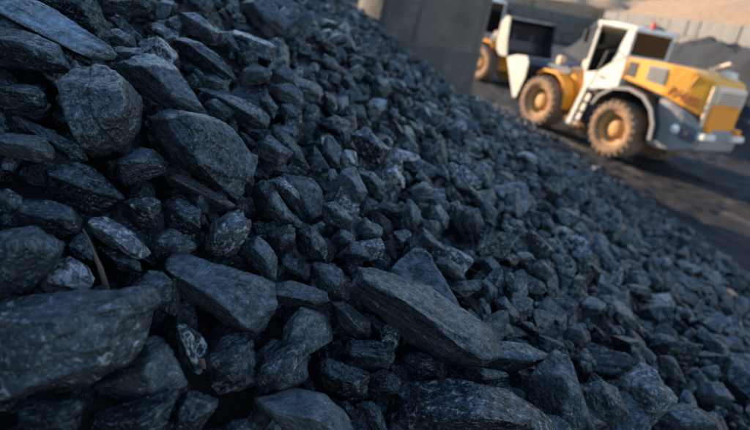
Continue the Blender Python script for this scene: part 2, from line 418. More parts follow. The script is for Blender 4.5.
def wheel(root, x, s):
    w = None
    if not WM:
        bm = make_tyre_bm(False); t = fin('tyre', bm, M_TYRE, smooth=True); WM['tyre'] = t.data; bpy.data.objects.remove(t)
        bm = make_tyre_bm(True); t = fin('tread', bm, M_LUG); WM['tread'] = t.data; bpy.data.objects.remove(t)
        bm = bmesh.new(); lathe(bm, [(.01, -.10), (.40, -.10), (.46, -.26), (.485, -.26), (.485, .27), (.455, .27), (.41, .12), (.27, .08), (.24, .17), (.14, .20), (.01, .20)], 'Y', n=40, closed=False)
        t = fin('rim', bm, M_RIM, smooth=True); WM['rim'] = t.data; bpy.data.objects.remove(t)
        bm = bmesh.new()
        for k in range(10):
            a = 2 * math.pi * k / 10; tube(bm, (.34 * math.cos(a), .09, .34 * math.sin(a)), (.34 * math.cos(a), .14, .34 * math.sin(a)), .025, 6)
        t = fin('wheel_nut', bm, M_GRY); WM['wheel_nut'] = t.data; bpy.data.objects.remove(t)
    e = bpy.data.objects.new('wheel', None); COL.objects.link(e); e.parent = root
    e.location = (x, s * 1.0, .81); e.rotation_euler = (random.uniform(0, 0), random.uniform(0, 6.28), 0)
    if s < 0: e.rotation_euler = (0, random.uniform(0, 6.28), math.pi)
    for nme in ('tyre', 'tread', 'rim', 'wheel_nut'):
        o = link(nme, WM[nme], None, e)
    return e

def loft(bm, secs, cap=True):
    rings = [[bm.verts.new(p) for p in ((x, -w, z0), (x, w, z0), (x, w, z1), (x, -w, z1))] for x, w, z0, z1 in secs]
    for A, B in zip(rings, rings[1:]):
        for k in range(4): bm.faces.new((A[k], A[(k + 1) % 4], B[(k + 1) % 4], B[k]))
    bm.faces.new(rings[0]); bm.faces.new(rings[-1][::-1]); return bm
WX = (.44, 3.61)
def loader(loc, hd, pose, label):
    root = empty('wheel_loader', (float(loc[0]), float(loc[1]), 0.0), math.atan2(hd[1], hd[0])); tag(root, label, 'wheel loader', 'wheel loaders working behind the pile')
    def P(name, prof, y0, y1, mat, bevel=.02, parent=None):
        return fin(name, prism(bmesh.new(), prof, y0, y1), mat, parent or root, bevel=bevel)
    def LF_(name, secs, mat, bevel=.03, parent=None):
        return fin(name, loft(bmesh.new(), secs), mat, parent or root, bevel=bevel)
    hw = pose.get('hw', 1.5)
    for x in WX:
        for s in (1, -1): wheel(root, x, s)
        bm = bmesh.new(); tube(bm, (x, -.9, .81), (x, .9, .81), .22, 14); fin('axle', bm, M_BLK, root)
    P('rear_chassis', [(2.2, .55), (2.3, 1.55), (1.0, 1.9), (-.6, 1.9), (-1.6, 1.6), (-1.5, 1.0), (-.6, .65)], -.62, .62, M_BLK)
    # hood: straight beside the vents, then drawn in towards the tail
    hood = LF_('hood', [(.92, 1.0, 2.22, 2.80), (.2, 1.0, 2.16, 2.86), (-.56, 1.0, 2.07, 2.89), (-1.2, .91, 1.93, 2.86), (-1.62, .78, 1.82, 2.76), (-1.74, .70, 1.80, 2.66)], M_YEL, .035)
    for s in (1, -1):
        y = s * 1.0
        vent = P('vent', [(.13, 2.34), (.13, 2.75), (-.48, 2.79), (-.52, 2.30)], *sorted((y - s * .01, y + s * .012)), M_GRY, 0)
        for k in range(7):
            z = 2.36 + k * .055
            bm = bmesh.new(); box(bm, -.48, .10, *sorted((y, y + s * .04)), z, z + .024); fin('louvre', bm, M_GRY, vent)
        P('vent', [(.80, 2.32), (.80, 2.72), (.48, 2.74), (.48, 2.30)], *sorted((y - s * .01, y + s * .014)), M_BLK, 0)
        bm = bmesh.new()
        for xa, za, xb, zb in ((-.95, 2.80, -.80, 2.50), (-1.30, 2.76, -1.18, 2.45)):
            ya = .952 - (-.56 - xa) * .145 + .045; yb = .952 - (-.56 - xb) * .145 + .045
            tube(bm, (xa, s * ya, za), (xb, s * yb, zb), .012, 6)
        fin('hood_seam', bm, M_YEL, root)
        bm = bmesh.new(); tube(bm, (-1.74, s * .70, 1.5), (-1.74, s * .70, 2.60), .055, 12); fin('tail_post', bm, M_PALE, root)
    LF_('tail_panel', [(-1.70, .68, 1.32, 2.10), (-1.84, .66, 1.36, 2.10)], M_ORG, .03)
    LF_('radiator_cover', [(-1.70, .68, 2.16, 2.66), (-1.86, .66, 2.16, 2.56)], M_PALE, .04)
    for k in range(5):
        bm = bmesh.new(); z = 2.21 + k * .065; box(bm, -1.885, -1.85, -.52, .52, z, z + .03); fin('grille_slat', bm, M_GRY, root)
    cw = LF_('counterweight', [(-.58, 1.08, .74, 2.02), (-.95, 1.10, .69, 1.96), (-1.35, 1.06, .74, 1.84), (-1.95, .86, .96, 1.44)], M_GRY, .05)
    for s in (1, -1):
        def sl(x): return 1.06 - (-1.35 - x) * .333          # half width of the counterweight behind its lamp
        bm = bmesh.new()
        q = [(-1.48, 1.16), (-1.48, 1.58), (-1.86, 1.44), (-1.86, 1.12)]
        A = [bm.verts.new((x, s * (sl(x) - .02), z)) for x, z in q]; B = [bm.verts.new((x, s * (sl(x) + .07), z)) for x, z in q]
        bm.faces.new(A); bm.faces.new(B[::-1])
        for k in range(4): bm.faces.new((A[k], B[k], B[(k + 1) % 4], A[(k + 1) % 4]))
        bx_ = fin('battery_box', bm, M_BLU, root, bevel=.02)
        P('latch', [(-1.60, 1.30), (-1.60, 1.37), (-1.72, 1.35), (-1.72, 1.28)], *sorted((s * (sl(-1.6) + .0), s * (sl(-1.6) + .085))), M_BLK, 0, bx_)
        bm = bmesh.new(); lathe(bm, [(.01, -.05), (.115, -.05), (.125, .02), (.10, .05), (.01, .06)], 'Y', (-1.33, s * 1.08, 1.34), 20, False); fin('side_lamp', bm, M_LAMP, root, smooth=True)
        P('tail_bracket', [(-1.84, 1.24), (-1.84, 1.42), (-2.08, 1.42), (-2.10, 1.28), (-1.98, 1.22)], *sorted((s * .40, s * .92)), M_WHT, .02)
        P('tail_lamp', [(-1.86, 1.44), (-1.86, 1.58), (-2.02, 1.58), (-2.02, 1.44)], *sorted((s * .56, s * .78)), M_ORG, .015)
        out = [(1.40, 1.33), (1.22, 1.64), (.80, 1.96), (.25, 2.07), (-.30, 1.97), (-.66, 1.70), (-.88, 1.32), (-.94, .90)]
        inn = [(WX[0] + (x - WX[0]) * .95, .81 + (z - .81) * .95) for x, z in out]
        mg = fin('mudguard', prism(bmesh.new(), out + inn[::-1], *sorted((s * .70, s * 1.34))), M_BLK, root, bevel=.012)
        inn2 = [(WX[0] + (x - WX[0]) * .93, .81 + (z - .81) * .93) for x, z in out]
        fin('mudguard_edge', prism(bmesh.new(), out + inn2[::-1], *sorted((s * 1.342, s * 1.37))), M_GRY, mg)
        for q in (1.06, 1.38):
            bm = bmesh.new(); prism(bm, [(1.66, 1.80), (1.80, 1.80), (2.06, .52), (1.92, .52)], *sorted((s * q, s * (q + .035)))); fin('ladder_rail', bm, M_WHT, root)
        for k in range(4):
            z = .62 + k * .31; x = 1.97 - k * .063
            bm = bmesh.new(); box(bm, x - .13, x + .13, *sorted((s * 1.097, s * 1.378)), z, z + .05); fin('step', bm, M_GRY, root)
        P('door_platform', [(1.86, 1.60), (1.86, 1.67), (1.28, 1.80), (1.28, 1.73)], *sorted((s * .92, s * 1.40)), M_GRY, .01)
        bm = bmesh.new(); tube(bm, (1.62, s * 1.36, 1.80), (1.50, s * 1.22, 2.85), .02, 8); tube(bm, (1.50, s * 1.22, 2.85), (1.42, s * .93, 2.92), .02, 8); fin('grab_rail', bm, M_BLK, root)
    # cab
    P('cab_body', [(2.44, 2.10), (2.26, 1.62), (1.37, 1.80), (1.00, 1.92), (1.00, 2.86), (1.26, 2.86), (1.50, 2.54), (1.85, 2.20), (2.10, 2.12)], -.90, .90, M_WHT, .03)
    for s in (1, -1):
        yy = sorted((s * .83, s * .915))
        P('door_pillar', [(1.50, 2.52), (1.02, 2.80), (1.02, 3.53), (1.27, 3.53)], *yy, M_WHT, .015)
        P('front_pillar', [(2.44, 2.10), (2.34, 2.10), (2.28, 3.53), (2.38, 3.53)], *yy, M_WHT, .01)
        P('window', [(2.34, 2.13), (2.10, 2.14), (1.86, 2.22), (1.50, 2.58), (1.28, 3.52), (2.28, 3.52)], *sorted((s * .865, s * .875)), M_GLASS, 0)
        bm = bmesh.new(); box(bm, 1.58, 1.78, *sorted((s * .916, s * .94)), 2.06, 2.10); fin('door_handle', bm, M_BLK, root)
        mi = bmesh.new(); tube(mi, (2.3, s * .90, 3.42), (2.45, s * 1.20, 3.30), .018, 8); arm = fin('mirror_arm', mi, M_BLK, root)
        bm = bmesh.new(); box(bm, 2.42, 2.49, *sorted((s * 1.12, s * 1.32)), 2.94, 3.32); fin('mirror', bm, M_BLK, arm, bevel=.02)
    P('windscreen', [(2.425, 2.13), (2.415, 2.13), (2.35, 3.52), (2.36, 3.52)], -.82, .82, M_GLASS, 0)
    P('rear_window', [(1.06, 2.87), (1.05, 2.87), (1.05, 3.52), (1.06, 3.52)], -.82, .82, M_GLASS, 0)
    P('cab_roof', [(2.48, 3.53), (2.42, 3.64), (1.8, 3.68), (1.1, 3.66), (.94, 3.62), (.94, 3.53)], -.93, .93, M_WHT, .03)
    seat = P('seat', [(1.25, 2.2), (1.75, 2.2), (1.78, 2.35), (1.45, 2.38), (1.30, 3.06), (1.14, 3.03)], -.28, .28, M_BLK, .04)
    P('headrest', [(1.28, 3.07), (1.16, 3.05), (1.14, 3.24), (1.24, 3.26)], -.16, .16, M_GRY, .03, seat)
    bm = bmesh.new(); tube(bm, (2.25, 0, 2.1), (2.02, 0, 2.66), .045, 10); colu = fin('steering_column', bm, M_BLK, root)
    bm = bmesh.new(); c = Vector((2.0, 0, 2.70)); ax = Vector((-.45, 0, .89)); a1 = Vector((0, 1, 0)); a2 = ax.cross(a1)
    for k in range(18):
        p = [c + (a1 * math.cos(t) + a2 * math.sin(t)) * .2 for t in (2 * math.pi * k / 18, 2 * math.pi * (k + 1) / 18)]
        tube(bm, p[0], p[1], .018, 6)
    fin('steering_wheel', bm, M_GRY, colu)
    P('console', [(2.36, 2.12), (2.26, 2.60), (2.12, 2.60), (2.10, 2.12)], -.4, .4, M_GRY, .03)
    bm = bmesh.new(); lathe(bm, [(.01, 0), (.10, 0), (.10, .03), (.075, .05), (.07, .17), (.04, .205), (.01, .21)], 'Z', (1.18, 0, 3.66), 18, False); fin('beacon', bm, M_RED, root, smooth=True)
    bm = bmesh.new(); tube(bm, (-.95, -.1, 2.84), (-.98, -.1, 2.98), .09, 14); tube(bm, (-.96, -.1, 2.95), (-1.42, -.1, 3.20), .05, 12); fin('exhaust_pipe', bm, M_PALE, root)
    P('intake_box', [(-1.15, 2.84), (-1.15, 3.00), (-1.45, 2.98), (-1.45, 2.78)], -.62, -.22, M_WHT, .03)
    # front half
    P('front_frame', [(4.15, 1.55), (3.80, 1.98), (3.20, 2.04), (2.62, 1.60), (2.44, .95), (2.58, .55), (4.1, .6)], -.62, .62, M_YEL, .03)
    P('hinge_joint', [(2.05, .6), (2.05, 1.5), (2.62, 1.35), (2.62, .7)], -.32, .32, M_BLK, .02)
    for s in (1, -1):
        out = [(4.2, 1.62), (3.9, 1.84), (3.3, 1.84), (2.92, 1.62), (2.72, 1.26), (2.66, .80)]
        inn = [(WX[1] + (x - WX[1]) * .955, .81 + (z - .81) * .955) for x, z in out]
        fin('front_mudguard', prism(bmesh.new(), out + inn[::-1], *sorted((s * .66, s * 1.12))), M_YEL, root, bevel=.012)
        bm = bmesh.new(); tube(bm, (3.74, s * .62, 1.90), (3.74, s * .62, 2.10), .03, 8); hp = fin('lamp_post', bm, M_BLK, root)
        bm = bmesh.new(); box(bm, 3.65, 3.85, s * .62 - .13, s * .62 + .13, 2.06, 2.32); fin('headlight', bm, M_PALE, hp, bevel=.03)
        P('lift_arm', pose['arm'], *sorted((s * .50, s * .66)), M_BLU, .02)  # the arms' shadow is put into their blue-grey colour
        bm = bmesh.new(); tube(bm, (3.2, s * .36, 1.1), (pose['cyl'][0], s * .36, pose['cyl'][1]), .08, 12); fin('lift_cylinder', bm, M_STEEL, root)
    sh = pose['shell']
    bk = bpy.data.objects.new('bucket', None); COL.objects.link(bk); bk.parent = root
    cen = (sum(p[0] for p in sh) / len(sh), sum(p[1] for p in sh) / len(sh))
    inner = [(x + (cen[0] + .25 - x) * .055, z + (cen[1] - z) * .055) for x, z in sh]
    fin('bucket_shell', prism(bmesh.new(), sh + inner[::-1], -hw, hw), M_STEEL, bk, bevel=.008)
    for s in (1, -1):
        fin('side_plate', prism(bmesh.new(), pose['side'], *sorted((s * (hw + .002), s * (hw + .05)))), M_EDGE if s == pose['pale'] else M_STEEL, bk, bevel=.008)  # sunlit side gets the pale copy, the other plate the dark one
    lip0, lip1 = sh[-1], sh[-2]
    dv = Vector((lip0[0] - lip1[0], lip0[1] - lip1[1])).normalized(); nv = Vector((-dv[1], dv[0])) * .03
    fin('cutting_edge', prism(bmesh.new(), [(lip0[0] - dv[0] * .25 + nv[0], lip0[1] - dv[1] * .25 + nv[1]), (lip0[0] + dv[0] * .12 + nv[0] * .3, lip0[1] + dv[1] * .12 + nv[1] * .3), (lip0[0] + dv[0] * .12 - nv[0], lip0[1] + dv[1] * .12 - nv[1]), (lip0[0] - dv[0] * .25 - nv[0] * 1.2, lip0[1] - dv[1] * .25 - nv[1] * 1.2)], -hw + .002, hw - .002), M_STEEL, bk)
    # lettering on the drawn-in part of the hood
    cu = bpy.data.curves.new('lettering', 'FONT'); cu.body = 'B/462'; cu.size = .37; cu.extrude = .004; cu.shear = .2; cu.offset = .010
    t = bpy.data.objects.new('lettering_tmp', cu); COL.objects.link(t)
    me = bpy.data.meshes.new_from_object(t.evaluated_get(bpy.context.evaluated_depsgraph_get())); bpy.data.objects.remove(t)
    o = link('lettering', me, M_TXT, root)
    o.matrix_local = Matrix.Translation((-.66, .992, 2.13)) @ Matrix.Rotation(math.radians(180 + 9), 4, 'Z') @ Matrix.Rotation(math.radians(90), 4, 'X') @ Matrix.Rotation(math.radians(-10), 4, 'Z')
    return root
pose1 = dict(shell=[(5.50, 1.90), (5.1, 2.02), (4.70, 2.04), (4.50, 1.85), (4.48, 1.40), (4.68, .72)],
             side=[(5.58, 1.86), (5.1, 2.03), (4.60, 2.08), (4.46, 1.90), (4.44, 1.40), (4.62, .66), (4.78, .64), (5.10, 1.15)],
             arm=[(3.1, 1.95), (3.5, 2.12), (4.2, 2.0), (4.62, 1.62), (4.55, 1.36), (4.1, 1.68), (3.3, 1.75)], cyl=(4.3, 1.75), hw=1.3, pale=1)
loader((OL[0], OL[1]), HD, pose1, 'yellow wheel loader with white cab standing beside the coal pile, seen from rear left')
pose2 = dict(shell=[(5.18, 3.05), (4.9, 3.06), (4.72, 2.8), (4.70, 2.1), (4.82, 1.66), (5.08, 1.45), (5.55, 1.47)],
             side=[(5.16, 3.08), (4.9, 3.09), (4.70, 2.8), (4.68, 2.1), (4.80, 1.64), (5.08, 1.43), (5.50, 1.45), (5.30, 2.1)],
             arm=[(3.1, 1.95), (3.5, 2.15), (4.2, 2.4), (4.8, 2.4), (4.75, 2.1), (4.1, 2.05), (3.3, 1.75)], cyl=(4.3, 2.1), hw=1.5, pale=-1)
H2 = np.array([.62, -.78]); H2 = H2 / np.linalg.norm(H2)
L2 = np.array([5.22, 28.72]) - H2 * 5.05
loader(L2, H2, pose2, 'second loader mostly hidden behind the concrete pier, its dark bucket raised')

# ------------------------------------------------------------------ coal lumps: geometry
ICO = {}
def ico(k):
    if k not in ICO:
        bm = bmesh.new(); bmesh.ops.create_icosphere(bm, subdivisions=k, radius=1)
        V = np.array([v.co[:] for v in bm.verts]); F = np.array([[v.index for v in f.verts] for f in bm.faces]); bm.free()
        V /= np.linalg.norm(V, axis=1)[:, None]; ICO[k] = (V, F)
    return ICO[k]
def radial(planes, D, p):
    nrm, d = planes
    q = np.clip(D @ nrm.T, 0, None) / d[None, :]
    return (q ** p).sum(1) ** (-1.0 / p)
def roughen(V, Nn, size, seed, lvl, amt=1.0):
    Q = V / size
    e = 0.012 * fbm(Q * 2.2, seed, 3)
    q = Q * np.array([1.2, 1.6, 11.0]) + .30 * fbm(Q * 2.0, seed + 3, 2)[:, None]
    st = vnoise(q, seed + 11); side = 1 - np.abs(Nn[:, 2]) * .7
    e = e + (0.030 if lvl >= 6 else 0.020) * side * np.sign(st) * np.abs(st) ** .35          # broken edges of the bedding
    ch = fbm(Q * 3.1, seed + 51, 2); e = e - .05 * np.clip(ch - .45, 0, .35)           # spalled hollows
    if lvl >= 5:
        r = 1 - np.abs(fbm(Q * 6.5, seed + 21, 3)); e = e + .010 * (r - .6)
        e = e + .005 * fbm(Q * 22, seed + 31, 3)
    elif lvl == 4:
        e = e + .008 * fbm(Q * 7, seed + 21, 3)
    return V + Nn * (e * size * amt)[:, None]
def rand_planes(rng, n, lo=.62, hi=1.0):
    a = rng.normal(size=(n, 3)); a /= np.linalg.norm(a, axis=1)[:, None]
    return a, rng.uniform(lo, hi, n)
def set_attrs(me, rco, trait):
    a = me.attributes.new('rco', 'FLOAT_VECTOR', 'POINT'); a.data.foreach_set('vector', np.ascontiguousarray(rco, np.float32).ravel())
    a = me.attributes.new('trait', 'FLOAT_VECTOR', 'POINT'); a.data.foreach_set('vector', np.ascontiguousarray(trait, np.float32).ravel())
def np_mesh(name, V, F, smooth):
    me = bpy.data.meshes.new(name)
    me.vertices.add(len(V)); me.vertices.foreach_set('co', np.ascontiguousarray(V, np.float32).ravel())
    me.loops.add(F.size); me.loops.foreach_set('vertex_index', np.ascontiguousarray(F, np.int32).ravel())
    me.polygons.add(len(F)); me.polygons.foreach_set('loop_start', np.arange(0, F.size, 3, dtype=np.int32))
    me.polygons.foreach_set('use_smooth', np.full(len(F), smooth, bool))
    me.update(calc_edges=True); me.validate()
    return me


# each: label, short key (or ''), outline in photo pixels used only to size, place and turn the lump on the slope, ridge points, (mineral, dust, tone)
HT = [
("long pale blue slab sloping down from the top left corner", "long pale blue slab", "-8,-3 32,-3 50,11 75,26 100,40 112,47 104,58 97,62 84,54 60,43 32,29 -8,10", "-6,10,.42 32,29,.42 60,43,.42 96,60,.40", .3,.35,4.0),  # tone raised to paint in the bright sheen on its face
("broad dark lump with an undercut, below the long pale blue slab", "undercut lump at the left edge", "-8,28 18,29 48,40 62,52 72,70 60,73 30,70 -8,66", "0,45,.45 40,52,.4 60,62,.3", .2,.1,.9),
("small dark wedge between the pale blue slab and the square block", "", "57,47 75,46 95,62 90,66 72,71 60,60", "", 0,0,.6),
("large square block with a flat blue front face, upper left", "square flat-faced block", "67,84 75,70 100,63 120,74 135,94 140,112 139,143 125,155 98,159 89,148 84,128", "91,128,.50 137,117,.36 73,86,.40 108,76,.12 132,98,.30 98,152,.40", .22,.12,1.25),
("blue-grey lump right of the tip of the long pale blue slab", "", "103,58 116,47 138,46 149,58 140,72 118,71", "112,56,.3 138,56,.35", .1,.2,1.5),
("small pale lump behind the tip of the pale blue slab", "", "106,30 118,29 134,38 137,48 122,48 110,44", "112,34,.3 130,43,.3", .2,.3,1.8),
("dark speckled rock above the long pale blue slab", "dark speckled rock at the top", "30,-6 95,-6 99,20 105,38 92,37 70,25 48,10", "60,4,.3 92,12,.4", .2,0,.85),
("dark blue rock cut off by the top edge, right of the speckled rock", "", "92,-8 150,-8 151,12 130,11 106,22 97,16", "112,6,.35 142,5,.35", .1,.1,1.1),
("big bluish rock leaning right behind the square flat-faced block", "big leaning bluish rock", "108,68 133,58 150,50 161,56 179,72 196,96 201,112 188,120 168,112 148,96 130,82", "135,66,.3 160,72,.45 182,98,.4", .22,.2,1.7),
("long dark slab lying diagonally under the angular lump, top middle", "long dark diagonal slab", "172,40 184,37 202,43 217,54 231,70 235,80 222,81 200,69 182,56", "190,46,.35 222,70,.35", .05,.05,1.0),
("angular grey lump with a pale lower tip, top middle left", "angular lump with pale tip", "180,12 196,12 211,24 219,33 214,42 197,38 181,30", "188,18,.35 212,33,.4", .15,.3,1.4),
("rounded grey lump right of the angular lump with pale tip", "", "219,33 229,31 238,44 240,53 229,51 220,42", "226,37,.4 234,47,.3", .1,.2,1.4),
("blue lump cut by the top edge left of the tall blue rock", "", "186,-6 209,-6 212,9 206,19 193,12", "196,4,.4 206,8,.3", .1,.1,1.3),
("tall bluish rock with a sharp right corner at the top", "tall bluish rock", "242,0 254,-6 270,-3 277,9 288,22 285,32 268,39 254,28 246,14", "256,8,.35 270,26,.45 282,22,.25", .12,.25,1.6),
("small dark upright lump left of the angular lump", "", "165,20 176,15 182,26 177,39 166,36", "170,24,.35 177,30,.3", 0,0,1.1),
("blue lump below the tall bluish rock with a lit upper face", "", "238,77 256,64 272,71 269,82 252,85 241,85", "246,74,.3 264,75,.4", .1,.2,1.5),
("dark lump between the long dark slab and tall bluish rock", "", "237,53 254,50 259,60 250,71 238,66", "246,56,.4", 0,.05,1.0),
("flat blue lump right of the lump below the tall bluish rock", "", "271,70 285,65 297,76 299,89 281,89 270,80", "278,74,.35 292,80,.35", .1,.2,1.5),
("speckled lump just under the lower end of the long dark slab", "", "196,75 213,74 225,82 216,91 198,87", "205,78,.4 217,83,.3", .25,.15,1.3),
("very large smooth blue-black rock in the upper left middle", "large smooth blue-black rock", "152,118 165,106 185,114 215,117 233,128 252,150 257,170 248,188 230,196 212,187 190,174 170,161 157,145", "168,122,.30 205,122,.50 216,172,.55 240,156,.30 180,128,.42", .12,.12,1.45),
("long ridged slab pointing right above the smooth blue-black rock", "long ridged slab", "196,86 215,90 240,98 262,110 276,122 273,133 256,133 238,120 215,102", "215,95,.4 258,120,.45", .15,.15,1.35),
("dark angular lump under the long ridged slab", "", "202,104 213,98 226,105 234,114 224,122 205,118", "214,105,.4 226,114,.3", .1,.1,.9),
("rounded lump with a lit crown right of the smooth blue-black rock", "rounded lit-crown lump", "252,143 268,134 284,146 291,158 284,166 268,161 254,155", "268,144,.4 282,154,.35", .18,.25,1.45),
("small dark lump above the end of the long ridged slab", "", "258,100 270,96 278,108 274,119 262,109", "268,104,.4", .0,.1,1.1),
("small pale-topped lump right of the end of the long ridged slab", "", "281,105 292,104 301,112 299,124 284,123", "288,110,.4 296,115,.3", .2,.3,1.5),
("grey lump with a flat pale face above the end of the ridged slab", "", "271,86 290,83 301,92 301,104 284,104 275,96", "282,90,.4 296,97,.3", .1,.35,1.5),
("rounded pale-topped lump at the left edge under the undercut lump", "rounded lump at left edge", "-8,131 24,133 44,138 54,148 53,160 36,164 14,158 -8,154", "5,142,.4 42,148,.45", .25,.4,1.2),
("thin dark slab leaning between left-edge lump and square block", "", "12,116 40,124 66,138 83,150 88,160 80,164 60,156 38,141 15,129", "40,133,.35 72,150,.35", .05,.05,.75),
("dark rounded lump at the left edge above the thin leaning slab", "", "-6,84 18,87 35,86 47,98 41,108 20,111 -6,107", "12,92,.4 36,97,.35", .2,.1,.85),
("blue-topped lump tucked under the square flat-faced block", "blue-topped lump under block", "112,173 120,158 140,147 155,151 165,168 150,179 124,187", "130,162,.45 152,162,.4", .15,.15,1.4),
("broad flat dark boulder left of centre below the square block", "broad flat dark boulder", "40,167 70,159 95,169 118,190 122,203 96,215 72,207 45,196", "62,175,.35 100,190,.40", .08,.0,.8),
("rounded dark boulder under the broad flat dark boulder", "rounded dark boulder", "14,218 25,201 50,199 70,207 80,222 77,233 50,238 28,236", "35,208,.45 62,216,.45", .15,.05,1.0),
("rough grained boulder cut by the left edge above the big block", "rough boulder at left edge", "-8,240 15,231 36,227 51,236 60,250 55,266 30,292 -8,300", "10,244,.45 42,244,.45 20,272,.4", .2,.15,1.05),
("blocky lump with a white streaked face at left, beside the twig", "white streaked lump", "87,224 94,216 102,213 118,223 132,232 142,244 143,259 130,259 117,249 100,241 91,233", "98,222,.40 122,234,.45 138,248,.35", .65,.5,1.5),
("dark lump directly beneath the white streaked lump", "", "100,244 118,251 140,262 143,272 120,272 104,257", "118,258,.35", .1,.05,.75),
("small speckled lump at the left edge beside the rounded boulder", "", "-5,192 8,188 20,196 23,208 10,214 -5,212", "8,196,.4", .3,.1,.9),
("glossy speckled boulder right of the white streaked lump, upper", "glossy speckled boulder", "118,202 130,195 150,193 167,204 165,227 150,233 138,227 126,215", "136,204,.45 156,210,.4", .4,.05,1.0),
("dark slanted lump behind the reddish brown twig", "", "62,238 80,231 92,242 97,263 78,264 66,254", "78,244,.4", 0,0,.75),
("thin flat splinter of coal pointing down right, centre left", "thin flat splinter", "164,176 172,171 185,174 205,185 225,198 236,206 230,210 215,207 195,197 178,187", "178,179,.45 220,200,.45", .1,.25,1.35),
("dark rounded lump below the left end of the thin flat splinter", "", "162,205 175,198 190,206 201,218 202,231 186,234 168,231", "178,208,.4 194,220,.35", .05,.0,.85),
("egg-shaped lump with a chalky white patch on its right side", "egg-shaped chalky lump", "206,234 210,224 222,214 238,210 250,216 250,232 241,248 232,257 215,255 207,245", "226,222,.40 238,228,.50 222,240,.45", .55,.3,1.25),
("wedge of coal between speckled boulder and the sloping slab", "", "145,247 155,234 170,228 184,236 197,245 188,257 165,263 150,261", "166,240,.45 184,246,.35", .25,.15,1.2),
("smooth blue lump above the flat-topped lump, centre left", "smooth blue lump", "240,252 244,244 256,234 268,243 279,258 277,279 266,273 252,262", "256,246,.40 270,260,.40", .05,.2,1.5),
("triangular blue-grey lump right of the large smooth rock", "triangular blue-grey lump", "263,197 270,189 282,200 296,220 284,224 264,217", "272,198,.42 282,212,.42", .08,.2,1.45),
("crusty pale lump above the triangular blue-grey lump", "", "265,180 280,176 298,191 301,201 286,197 270,187", "280,183,.4 293,194,.3", .55,.3,1.3),
("pale bluish quartz-like lump standing behind the big ledge block", "pale quartz-like lump", "29,289 40,274 54,260 70,256 87,264 99,282 93,291 60,293", "50,272,.35 76,268,.40 70,282,.40", .75,.45,1.7),
("huge ledged block at bottom left with a white vein along its top", "huge ledged block", "-8,300 30,294 70,289 120,284 152,287 159,300 151,322 142,350 128,364 85,389 45,398 28,395 22,372 8,345 -8,328", "8,310,.38 70,307,.50 120,306,.50 146,300,.30 34,386,.40 126,352,.38 62,370,.46", .42,.3,1.35),
("knobbly lump between huge ledged block and the sloping slab", "", "126,288 142,275 160,271 173,282 171,300 155,307", "144,284,.4 160,290,.35", .2,.25,1.3),
("large sloping slab with a rough grey upper face, left of centre", "large sloping slab", "165,262 172,255 196,257 220,268 250,282 258,276 272,284 275,300 271,318 258,335 240,331 215,317 192,301 177,282", "176,266,.35 205,280,.48 235,300,.52 255,322,.38 262,296,.28", .22,.3,1.6),
("flat-topped lump with a pale upper face in the lower middle", "flat-topped pale lump", "272,284 290,280 310,287 327,292 330,301 318,306 300,306 278,303", "278,292,.4 318,299,.45", .35,.55,1.5),
("angular bluish lump standing at the top end of the long grey slab", "angular bluish lump", "312,263 320,262 330,270 341,269 351,288 350,301 338,303 322,298 315,281", "324,272,.38 340,284,.45", .2,.2,1.6),
("very long grey-topped slab lying across the middle of the pile", "very long grey slab", "350,276 358,264 372,261 392,265 420,279 450,296 480,317 498,336 503,350 490,363 470,372 440,363 410,346 385,326 362,305 352,291", "366,272,.34 400,290,.50 440,318,.54 478,348,.42 486,338,.30", .12,.30,1.5),
("dark lump below the top end of the very long grey slab", "", "330,303 345,301 360,312 371,326 369,338 352,339 338,327", "346,310,.4 360,322,.4", .1,.15,1.2),
("pale-edged slab just right of the very long grey slab's lower end", "pale-edged slab", "466,368 480,352 500,340 530,341 551,350 555,362 530,369 505,367 488,376", "495,350,.4 535,352,.45", .4,.35,1.4),
("dark lump in the bottom left corner under the huge ledged block", "", "18,403 45,399 75,397 82,416 76,440 14,440", "34,410,.4 68,410,.4", .05,.0,.7),
("brown-grey lump under the right end of the huge ledged block", "brown-grey lump", "95,387 120,366 150,343 170,345 183,368 181,388 160,399 130,403 108,403", "128,374,.35 160,358,.48 168,382,.40", .30,.45,1.2),
("flat dark lump at the bottom below the brown-grey lump", "", "74,436 95,413 130,403 150,405 165,396 173,408 160,438 120,444", "100,418,.35 150,412,.4", .05,.05,.75),
("small lump at the left edge below the huge ledged block", "", "-6,340 4,345 10,372 4,379 -6,378", "2,355,.4", .2,.1,1.1),
("dull angular lump at the bottom, scratched on its face", "dull scratched lump", "173,401 190,390 206,396 215,408 207,424 196,440 172,440", "188,402,.42 202,412,.40", .15,.1,.9),
("dark block with an undercut left of the sparkling lump, lower middle", "undercut dark block", "198,360 215,344 235,334 253,340 255,366 245,379 215,381 201,375", "214,356,.40 240,352,.48 236,374,.40", .1,.12,1.15),
("sparkling lump with a bright top corner, lower middle left", "sparkling lump", "252,374 261,358 290,344 305,342 311,352 309,378 297,387 270,395 254,395", "268,364,.42 296,356,.48 284,382,.42", .45,.15,1.3),
("pale grey flat-topped rock at the bottom, left of centre", "pale grey flat rock", "253,399 280,391 305,389 325,393 341,408 354,423 352,444 300,444 274,424", "276,402,.40 318,402,.46 338,424,.40", .12,.85,1.5),
("small lump cut by the bottom edge left of the pale grey flat rock", "", "219,434 232,420 246,419 255,438 238,446 222,444", "236,428,.4", .2,.1,.9),
("broad dark lump hidden in shade above the pale grey flat rock", "", "315,367 326,358 345,367 371,373 367,390 352,400 335,395 320,383", "332,370,.4 358,380,.4", .05,.05,.9),
("rounded dark lump under the middle of the very long grey slab", "", "338,356 348,341 370,339 390,344 396,356 387,371 365,371 345,367", "354,348,.42 382,352,.42", .1,.1,1.05),
("dark wedge right of the broad shaded lump, lower middle", "", "369,374 385,369 401,378 401,388 388,397 368,395", "384,378,.4", 0,.05,.85),
